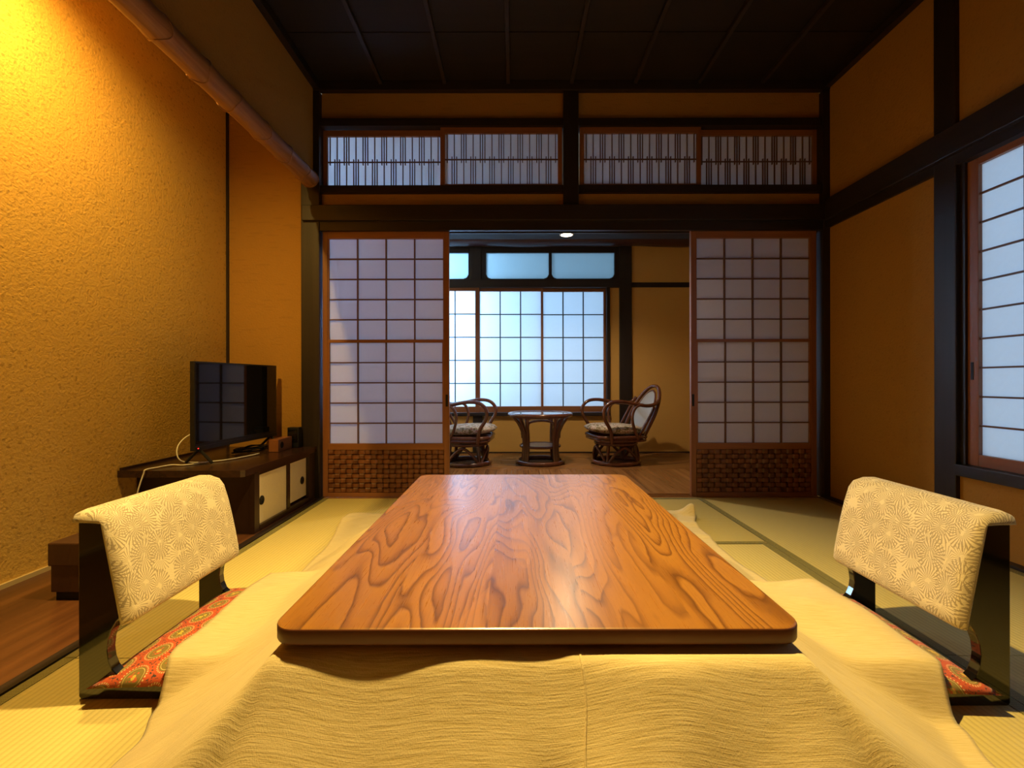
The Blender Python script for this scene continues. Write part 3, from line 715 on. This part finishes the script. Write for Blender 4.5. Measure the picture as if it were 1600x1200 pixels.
tv = empty('television', (-1.578, 2.715, ZT), math.atan2(0.67, 0.065), label='flat black television standing on the low cabinet', category='television')
W2, Z0, Z1 = 0.345, 0.075, 0.528
box('back_shell', -W2 + .04, W2 - .04, 0.012, 0.05, Z0 + .03, Z0 + .30, 'black', tv, 0.01, local=True)
box('panel', -W2, W2, -0.012, 0.013, Z0, Z1, 'black', tv, 0.003, local=True)
box('screen', -W2 + .009, W2 - .009, -0.0135, -0.0115, Z0 + .036, Z1 - .009, 'screen', tv, local=True)
box('lower_bar', -W2 + .002, W2 - .002, -0.016, -0.011, Z0 + .001, Z0 + .022, 'black', tv, 0.001, local=True)
box('standby_light', -W2 + .016, -W2 + .022, -0.0178, -0.0155, Z0 + .010, Z0 + .015, 'led', tv, local=True)
for s in (-1, 1):
    v, f = multi([]); g = []
    for q in (-1, 1):
        a, b = Vector((s * (W2 - .045), 0.0, Z0 + .006)), Vector((s * (W2 - .045) - s * 0.0, q * 0.072, 0.011))
        v1, f1 = tube_geo([a, a.lerp(b, .5), b], 0.0075, 8); n0 = len(v); v += v1; f += [tuple(n0 + i for i in t_) for t_ in f1]
    mesh('foot', v, f, 'black', tv, False, local=True)

bx = empty('remote_box', (-1.446, 2.936, ZT + 0.0005), R(0), label='small orange brown wooden box with round hole beside the television', category='box')
box('body', -0.029, 0.029, -0.09, 0.09, 0.0, 0.075, 'box', bx, 0.004, local=True)
v, f = revolve([(0.0, 0.0), (0.017, 0.0), (0.0185, 0.0015), (0.020, 0.0)], 20)
mesh('hole', [(0.0295 + p[2], -0.045 + p[0], 0.038 + p[1]) for p in v], f, 'gap', bx, local=True)
rb = empty('black_box', (-1.418, 3.062, ZT + 0.0005), label='upright black box standing against the alcove corner post', category='box')
box('case', -0.036, 0.036, -0.026, 0.026, 0.0, 0.13, 'black', rb, 0.005, local=True)
box('front_plate', -0.030, 0.030, -0.0285, -0.025, 0.035, 0.115, 'screen', rb, 0.001, local=True)
box('slot', -0.02, 0.02, -0.0295, -0.028, 0.055, 0.06, 'iron', rb, local=True)
tvc = tube('cable', [(-1.66, 2.62, ZT + .16), (-1.70, 2.50, ZT + .15), (-1.715, 2.42, ZT + .10), (-1.70, 2.40, ZT + .035), (-1.665, 2.44, ZT + .008), (-1.55, 2.52, ZT + .006),
     (-1.50, 2.66, ZT + .006), (-1.48, 2.75, ZT + .007)], 0.0032, 'cord', label='white cable')
bpy.context.view_layer.update(); tvc.parent = tv; tvc.matrix_parent_inverse = tv.matrix_world.inverted()   # plugged into the set
tube('white_power_cord', [(-1.60, 2.46, ZT + .005), (-1.66, 2.385, ZT + .005), (-1.715, 2.37, ZT + .008), (-1.745, 2.31, ZT + .006), (-1.752, 2.252, ZT + .006), (-1.757, 2.246, ZT - .012),
     (-1.775, 2.235, ZT - .09), (-1.79, 2.232, ZT - .18), (-1.80, 2.22, 0.07), (-1.79, 2.18, 0.008), (-1.72, 2.10, 0.008)], 0.0032, 'cord', label='white power cord hanging down over the cabinet edge', category='cable')
cv, cf = [], []
pts = [(-1.60 + 0.055 * math.cos(a * 2.4) + 0.02 * math.sin(a * 5), 2.86 + 0.10 * math.sin(a * 2.4 + .5), ZT + 0.008 + 0.011 * (1 + math.sin(a * 3.1))) for a in [i * 0.33 for i in range(34)]]
tube('black_cable', pts, 0.004, 'black', label='tangled black cable behind the television foot', category='cable')

# dark covered box on the alcove board
st = empty('covered_box', (-1.44, 1.80, 0.004), label='low dark brown box with leather cloth lid on the alcove board', category='box')
box('plinth', -0.165, 0.17, -0.14, 0.13, 0.0, 0.03, 'gap', st, local=True)
box('body', -0.175, 0.18, -0.15, 0.14, 0.03, 0.125, 'leather', st, 0.003, local=True)
box('lid', -0.181, 0.186, -0.156, 0.146, 0.122, 0.203, 'leather', st, 0.005, local=True)

# ------------------------------------------------------------------ kotatsu table and its quilt
TX0, TX1, TY0, TY1, TZ = -0.380, 0.452, 0.729, 1.940, 0.385
kt = empty('kotatsu_table', ((TX0 + TX1) / 2, (TY0 + TY1) / 2, 0), label='low walnut table with rounded corners standing in the quilt', category='table')
def tabletop():
    th = 0.027; rings = [(0.0035, TZ), (0.0012, TZ - .001), (0.0, TZ - .0035), (0.0, TZ - th + .0045), (0.0015, TZ - th + .0015), (0.005, TZ - th)]
    vs, fs = [], []; m = None
    for ins, z in rings:
        p = rounded_rect(TX0 + ins, TX1 - ins, TY0 + ins, TY1 - ins, 0.038 - ins, 8); m = len(p)
        vs += [(a, b, z) for a, b in p]
    for k in range(len(rings) - 1):
        for i in range(m): fs.append((k * m + i, k * m + (i + 1) % m, (k + 1) * m + (i + 1) % m, (k + 1) * m + i))
    fs.append(tuple(range(m))); fs.append(tuple(range((len(rings) - 1) * m, len(rings) * m))[::-1])
    o = mesh('table_top', vs, fs, 'table', kt, False)
    o.data.materials.append(M['table_edge'])
    for p in o.data.polygons:
        if abs(p.normal.z) < 0.7: p.material_index = 1; p.use_smooth = True
tabletop()
for x0 in (TX0 + 0.06, TX1 - 0.12):
    for y0 in (TY0 + 0.06, TY1 - 0.12): box('leg', x0, x0 + 0.06, y0, y0 + 0.06, 0.0, 0.325, 'table_edge', kt, 0.004)
def lerp_tab(tab, y):
    if y <= tab[0][0]: return tab[0][1]
    for (a, b), (c, d) in zip(tab, tab[1:]):
        if y <= c:
            t = (y - a) / (c - a); t = t * t * (3 - 2 * t); return b + (d - b) * t
    return tab[-1][1]
XLT = [(0.1, -0.66), (0.6, -0.70), (0.92, -0.745), (1.08, -0.81), (1.2, -0.845), (1.58, -0.85), (1.69, -0.835), (2.08, -0.85), (2.66, -0.94)]
XRT = [(0.1, 0.86), (0.6, 0.90), (0.92, 0.935), (1.03, 0.97), (1.18, 1.02), (1.53, 1.02), (1.70, 0.95), (2.0, 0.925), (2.45, 0.95), (2.7, 1.02)]
def ss(a, b, x):
    t = max(0, min(1, (x - a) / (b - a))); return t * t * (3 - 2 * t)
def quilt_z(x, y):
    dl, dr, df, db = TX0 + .012 - x, x - TX1 + .012, TY0 + .001 - .024 * ss(-0.10, 0.25, x) + .005 * math.sin(x * 21) - y, y - TY1 + .012
    dx, dy = max(dl, dr, 0), max(df, db, 0); d = math.hypot(dx, dy)
    wf = dy / (dx + dy + 1e-6) if df > db else 0.0
    L = 0.50 + (0.25 - 0.50) * ss(0.40, 0.66, wf)
    t = min(1, d / L)
    z = 0.350 * (1 - t) ** (1.18 - 0.18 * ss(0.40, 0.66, wf))
    if d > 0: z -= (0.004 + 0.004 * (1 - ss(-0.25, 0.25, x))) * ss(0, 0.05, d)
    # it lies over the cushions of the two floor chairs
    for a, b, c, e in ((-1.05, -0.50, 1.10, 1.655), (0.60, 1.13, 1.08, 1.60)):
        k = ss(a - .04, a + .03, x) * (1 - ss(b - .16, b + .10, x)) * ss(c - .05, c + .03, y) * (1 - ss(e - .02, e + .035, y))
        z = max(z, 0.108 * k) + 0.012 * k * math.exp(-abs(z - 0.108 * k) / 0.03)
    fold = ss(0.03, 0.25, d) * (1 - 0.6 * ss(0.35, 0.6, d))
    ang = math.atan2(y - 1.33, x - 0.03)
    wv = 0.008 * math.sin(ang * 17 + 2.0 * mnoise.noise((x * 2, y * 2, 0.3))) + (0.018 + 0.020 * ss(0.05, 0.3, df)) * mnoise.noise((x * 3.6 + 4, y * 2.6, 1.7)) + 0.007 * mnoise.noise((x * 8, y * 8, 5.1))
    z += fold * wv
    if df > 0:
        z += 0.013 * ss(0.03, 0.14, df) * math.sin(x * 15 + 10 * df + 2.2 * mnoise.noise((x * 3, df * 5, 9))) * (0.4 + ss(-0.15, 0.1, x))
        z -= 0.022 * math.exp(-((x - 0.06 - 0.5 * (df - 0.1)) / 0.035) ** 2) * ss(0.05, 0.12, df)
    z += 0.055 * math.exp(-(((x - 1.0) / 0.05) ** 2 + ((y - 2.67) / 0.04) ** 2)) + 0.035 * math.exp(-(((x - 0.86) / 0.05) ** 2 + ((y - 2.62) / 0.05) ** 2))
    z += 0.028 * ss(2.1, 2.35, y) * ss(0.75, 0.9, x) * (0.5 + 0.5 * math.sin(y * 29 + x * 12)) + 0.022 * ss(2.3, 2.5, y) * ss(-0.6, -0.8, x) * (0.5 + 0.5 * math.sin(y * 22 - x * 15))
    return max(z, 0.017 + 0.006 * mnoise.noise((x * 6, y * 6, 2)))
def quilt():
    nu, nv = 170, 230; vs = []; fs = []
    for j in range(nv + 1):
        y = 0.10 + (2.70 - 0.10) * j / nv
        a, b = lerp_tab(XLT, y), lerp_tab(XRT, y)
        rr = 0.05                                    # rounded corners
        e = max(0, (0.10 + rr - y) / rr, (y - 2.70 + rr) / rr); ins = rr * (1 - math.sqrt(max(0, 1 - e * e)))
        for i in range(nu + 1):
            x = a + ins + (b - a - 2 * ins) * i / nu
            yy = y + 0.03 * mnoise.noise((x * 4, 7, 1)) * ss(2.4, 2.7, y)
            vs.append((x, yy, quilt_z(x, yy)))
    for j in range(nv):
        for i in range(nu):
            p = j * (nu + 1) + i; fs.append((p, p + 1, p + nu + 2, p + nu + 1))
    q = empty('kotatsu_quilt', (0.035, 1.33, 0), label='beige slub cotton quilt spread under the low table and over both cushions', category='quilt')
    o = mesh('cover', vs, fs, 'futon', q, loc=(0, 0, 0))
    if o.data.polygons[0].normal.z < 0: o.data.flip_normals()
    m = o.modifiers.new('thick', 'SOLIDIFY'); m.thickness = 0.012; m.offset = -1
    pts = [Vector((0.100 + 0.004 * math.sin(k * .7), y, quilt_z(0.100, y) + 0.0008)) for k, y in enumerate([0.72 - 0.012 * i for i in range(48)])]
    v, f = tube_geo(pts, 0.0016, 6); mesh('seam', v, f, 'futon', q)
quilt()

# ------------------------------------------------------------------ legless floor chairs with cushions
def arc_pts():
    return [(0.102, 0.198), (0.092, 0.188), (0.080, 0.168), (0.071, 0.143), (0.068, 0.118), (0.071, 0.094), (0.080, 0.072), (0.096, 0.056), (0.12, 0.047), (0.16, 0.043)]
def floor_chair(s, xb, y0, y1, label, clabel):
    e = empty('floor_chair', (xb + s * 0.2, (y0 + y1) / 2, 0.0), label=label, category='chair', group='legless chairs at the low table')
    T = 0.026
    poly = [(0.006, 0.0), (0.0, 0.006), (0.0, 0.426), (0.056, 0.426)] + arc_pts() + [(0.44, 0.040), (0.47, 0.030), (0.475, 0.0)]
    for a, b in ((y0, y0 + T), (y1 - T, y1)):
        v, f = prism([(xb + s * p, q + 0.0005) for p, q in poly], 'y', a, b)
        o = mesh('side_panel', v, f, 'lacquer', e, False)
        bv = o.modifiers.new('edge', 'BEVEL'); bv.width = 0.002; bv.segments = 2; bv.limit_method = 'ANGLE'
    box('seat_board', *sorted((xb + s * 0.03, xb + s * 0.47)), y0 + T, y1 - T, 0.010, 0.030, 'lacquer', e)
    prof = [(0.104, 0.182), (0.120, 0.180), (0.128, 0.190), (0.127, 0.215), (0.118, 0.265), (0.106, 0.320), (0.092, 0.375), (0.076, 0.420), (0.058, 0.444), (0.030, 0.455), (0.0, 0.455), (-0.016, 0.448), (-0.020, 0.436),
            (-0.010, 0.428), (0.030, 0.427), (0.057, 0.425), (0.068, 0.370), (0.082, 0.300), (0.094, 0.240)]
    m = len(prof); cx = sum(p[0] for p in prof) / m; cz = sum(p[1] for p in prof) / m
    arc = [0.0]
    for p, q in zip(prof, prof[1:]): arc.append(arc[-1] + math.hypot(q[0] - p[0], q[1] - p[1]))
    vs, fs, uv = [], [], []
    n = 64; ya, ybb = y0 - 0.004, y1 + 0.004
    for i in range(n + 1):
        y = ya + (ybb - ya) * i / n
        ed = min(y - ya, ybb - y); E = 0.030
        k = 1.0 if ed > E else math.sqrt(max(0, 1 - (1 - ed / E) ** 2))
        for j, (a, z) in enumerate(prof):
            sag = 0.004 * math.sin(math.pi * i / n) * (1 if 3 <= j <= 8 else 0)
            aa, zz = a, z
            if z < 0.43:
                ab = 0.104 + (0.057 - 0.104) * (z - 0.182) / 0.243
                if a > ab: aa = ab + (a - ab) * (0.25 + 0.75 * k)
            else:
                zz = 0.428 + (z - 0.428) * (0.35 + 0.65 * k); aa = 0.03 + (a - 0.03) * (0.80 + 0.20 * k)
            vs.append((xb + s * (aa - sag), y, zz)); uv.append((y, arc[j]))
    for i in range(n):
        for j in range(m):
            fs.append((i * m + j, i * m + (j + 1) % m, (i + 1) * m + (j + 1) % m, (i + 1) * m + j))
    fs.append(tuple(range(m))); fs.append(tuple(n * m + j for j in range(m))[::-1])
    o = mesh('padded_back', vs, fs, 'star', e, True, uv=uv)
    # cushion: pillow with drawn-out corners
    cx0, cx1 = sorted((xb + s * 0.048, xb + s * 0.56)); cy0, cy1 = y0 - 0.034, y1 + 0.045
    n = 26; vs, fs, uv = [], [], []
    for side in (1, -1):
        for j in range(n + 1):
            for i in range(n + 1):
                u, v = i / n * 2 - 1, j / n * 2 - 1
                puff = (1 - abs(u) ** 2.6) * (1 - abs(v) ** 2.6)
                inx = 0.010 * (1 - v * v) * u * abs(u) ** 3; iny = 0.010 * (1 - u * u) * v * abs(v) ** 3
                x = (cx0 + cx1) / 2 + (cx1 - cx0) / 2 * u - inx * (1 if abs(u) == 1 else abs(u))
                y = (cy0 + cy1) / 2 + (cy1 - cy0) / 2 * v - iny
                z = 0.047 + (0.044 * puff ** 0.55 if side > 0 else -0.015 * puff ** 0.6)
                vs.append((x, y, z)); uv.append((x + 1.5, y + 1.0))
    o0 = (n + 1) ** 2
    for j in range(n):
        for i in range(n):
            p = j * (n + 1) + i
            fs.append((p, p + 1, p + n + 2, p + n + 1)); fs.append((o0 + p, o0 + p + n + 1, o0 + p + n + 2, o0 + p + 1))
    c = mesh('floor_cushion', vs, fs, 'brocade', None, True, uv=uv, label=clabel, category='cushion', group='brocade cushions')
    bm = bmesh.new(); bm.from_mesh(c.data); bmesh.ops.remove_doubles(bm, verts=bm.verts[:], dist=0.0004); bmesh.ops.recalc_face_normals(bm, faces=bm.faces[:]); bm.to_mesh(c.data); bm.free()
floor_chair(1, -1.052, 1.143, 1.605, 'black lacquer legless chair with starburst fabric back near the alcove', 'red brocade medallion cushion on the legless chair near the alcove')
floor_chair(-1, 1.167, 1.114, 1.555, 'black lacquer legless chair with starburst fabric back near the side window', 'red brocade medallion cushion on the legless chair near the side window')

# ------------------------------------------------------------------ rattan table and swivel armchairs on the veranda
def ring(name, r, z, tr, parent, mat='rattan'):
    pts = [Vector((r * math.cos(a), r * math.sin(a), z)) for a in [2 * math.pi * i / 40 for i in range(40)]]
    v, f = tube_geo(pts, tr, 10, True); return mesh(name, v, f, mat, parent, local=True)
def disc(name, r, z0, z1, parent, mat):
    v, f = revolve([(0, z0), (r, z0), (r, z1), (0, z1)], 36); return mesh(name, v, f, mat, parent, False, local=True)
rt = empty('rattan_table', (0.245, 4.45, 0), R(0), label='round glass topped rattan table between the armchairs', category='table')
ring('base_ring', 0.215, 0.020, 0.020, rt)
ring('top_ring', 0.285, 0.455, 0.021, rt)
ring('inner_ring', 0.252, 0.447, 0.012, rt)
disc('glass_top', 0.272, 0.462, 0.468, rt, 'glass')
sh = ring('shelf_ring', 0.185, 0.165, 0.012, rt); disc('shelf', 0.183, 0.162, 0.170, rt, 'cane')
for k in range(4):
    a0 = R(45 + 90 * k)
    for da in (-0.16, 0.0, 0.16):
        a = a0 + da; c, s_ = math.cos(a), math.sin(a); spread = 1 + 0.0 * da
        tube('leg', [(0.205 * math.cos(a0 + da * .8), 0.205 * math.sin(a0 + da * .8), 0.02), (0.19 * math.cos(a0 + da * .8), 0.19 * math.sin(a0 + da * .8), 0.16), (0.20 * math.cos(a0 + da), 0.20 * math.sin(a0 + da), 0.28), (0.235 * math.cos(a0 + da * 1.4), 0.235 * math.sin(a0 + da * 1.4), 0.375), (0.278 * math.cos(a0 + da * 2.0), 0.278 * math.sin(a0 + da * 2.0), 0.442)], 0.0145, 'rattan', rt, local=True)
    b0, b1 = a0 + 0.15, a0 + R(90) - 0.15
    P = lambda a, r, z: (r * math.cos(a), r * math.sin(a), z)
    tube('arch', [P(b0, 0.21, 0.25), P(b0 + .04, 0.212, 0.34), P(b0 + .16, 0.222, 0.395), P((b0 + b1) / 2, 0.235, 0.415), P(b1 - .16, 0.222, 0.395), P(b1 - .04, 0.212, 0.34), P(b1, 0.21, 0.25)], 0.010, 'rattan', rt, local=True)

def rattan_chair(loc, rz, label):
    e = empty('rattan_armchair', loc, rz, label=label, category='armchair', group='rattan swivel armchairs on the veranda')
    L = dict(local=True)
    ring('base_ring', 0.215, 0.020, 0.020, e); ring('swivel_ring', 0.185, 0.195, 0.019, e)
    P = lambda a, r, z: (r * math.cos(R(a)), r * math.sin(R(a)), z)
    for k in range(4):
        a = 45 + 90 * k
        tube('leg', [P(a, 0.205, 0.02), P(a, 0.19, 0.11), P(a, 0.18, 0.19)], 0.016, 'rattan', e, **L)
        tube('arch', [P(a + 4, 0.21, 0.025), P(a + 16, 0.205, 0.09), P(a + 45, 0.195, 0.165), P(a + 74, 0.205, 0.09), P(a + 86, 0.21, 0.025)], 0.0135, 'rattan', e, **L)
    disc('swivel_plate', 0.12, 0.205, 0.228, e, 'gap')
    # seat frame: two stacked rounded square hoops, front at +x
    for z, g in ((0.235, 0.0), (0.262, 0.006)):
        pts = [Vector((x, y, z)) for x, y in rounded_rect(-0.215 - g, 0.225 + g, -0.235 - g, 0.235 + g, 0.10, 6)]
        v, f = tube_geo(pts, 0.0165, 10, True); mesh('seat_frame', v, f, 'rattan', e, **L)
    # cushion
    vs, fs = [], []; n = 22
    for side in (1, -1):
        for j in range(n + 1):
            for i in range(n + 1):
                u, v = i / n * 2 - 1, j / n * 2 - 1
                su, sv = u * math.sqrt(1 - v * v * 0.32), v * math.sqrt(1 - u * u * 0.32)
                puff = ((1 - abs(u) ** 3) * (1 - abs(v) ** 3)) ** 0.5
                vs.append((0.02 + 0.262 * su, 0.245 * sv, 0.325 + side * 0.046 * puff + 0.010 * u))
    o0 = (n + 1) ** 2
    for j in range(n):
        for i in range(n):
            p = j * (n + 1) + i; fs.append((p, p + 1, p + n + 2, p + n + 1)); fs.append((o0 + p, o0 + p + n + 1, o0 + p + n + 2, o0 + p + 1))
    c = mesh('seat_cushion', vs, fs, 'floral', e, **L)
    bm = bmesh.new(); bm.from_mesh(c.data); bmesh.ops.remove_doubles(bm, verts=bm.verts[:], dist=0.0004); bmesh.ops.recalc_face_normals(bm, faces=bm.faces[:]); bm.to_mesh(c.data); bm.free()
    # back hoop leaning away from the front
    def bk(y, t): return (-0.155 - 0.245 * t, y, 0.225 + 0.495 * t)
    hoop = [bk(-0.205, 0.0), bk(-0.225, 0.2)] + [bk(-0.235 * math.cos(R(q)), 0.42 + 0.58 * math.sin(R(q))) for q in range(0, 181, 15)] + [bk(0.225, 0.2), bk(0.205, 0.0)]
    tube('back_hoop', hoop, 0.0175, 'rattan', e, **L)
    inner = [bk(-0.11, 0.08)] + [bk(-0.158 * math.cos(R(q)), 0.46 + 0.45 * math.sin(R(q))) for q in range(0, 181, 15)] + [bk(0.11, 0.08)]
    tube('inner_hoop', inner, 0.009, 'rattan', e, **L)
    ip = catmull(inner, 4); nrm = Vector((0.495, 0, 0.245)).normalized()
    vv = [p + nrm * 0.003 for p in ip] + [p - nrm * 0.003 for p in ip]; m = len(ip)
    mesh('cane_back', vv, [tuple(range(m)), tuple(range(2 * m - 1, m - 1, -1))] + [(i, (i + 1) % m, m + (i + 1) % m, m + i) for i in range(m)], 'cane', e, False, **L)
    for s in (-1, 1):
        tube('arm', [(0.145, s * 0.245, 0.215), (0.165, s * 0.262, 0.33), (0.225, s * 0.27, 0.44), (0.225, s * 0.272, 0.52), (0.165, s * 0.27, 0.575), (0.06, s * 0.268, 0.585), (-0.08, s * 0.262, 0.560), (-0.20, s * 0.255, 0.545), (-0.285, s * 0.240, 0.565), (-0.325, s * 0.226, 0.61)], 0.0165, 'rattan', e, **L)
        tube('arm_support', [(-0.11, s * 0.245, 0.235), (-0.055, s * 0.262, 0.36), (-0.04, s * 0.268, 0.46), (-0.075, s * 0.268, 0.535), (-0.14, s * 0.265, 0.558)], 0.0135, 'rattan', e, **L)
        tube('back_stay', [(-0.10, s * 0.235, 0.24), (-0.185, s * 0.24, 0.38), (-0.27, s * 0.238, 0.53)], 0.0125, 'rattan', e, **L)
        tube('binding', [(-0.155 - .02 * math.cos(q), s * 0.222 + .026 * math.sin(q), 0.245 + 0.004 * k) for k, q in enumerate([i * 1.05 for i in range(13)])], 0.0045, 'cane', e, **L)
rattan_chair((0.955, 4.45, 0), R(180 + 12), 'rattan swivel armchair with floral cushion in front of the black veranda post')
rattan_chair((-0.44, 4.42, 0), R(-6), 'rattan swivel armchair with floral cushion partly behind the left shoji door')
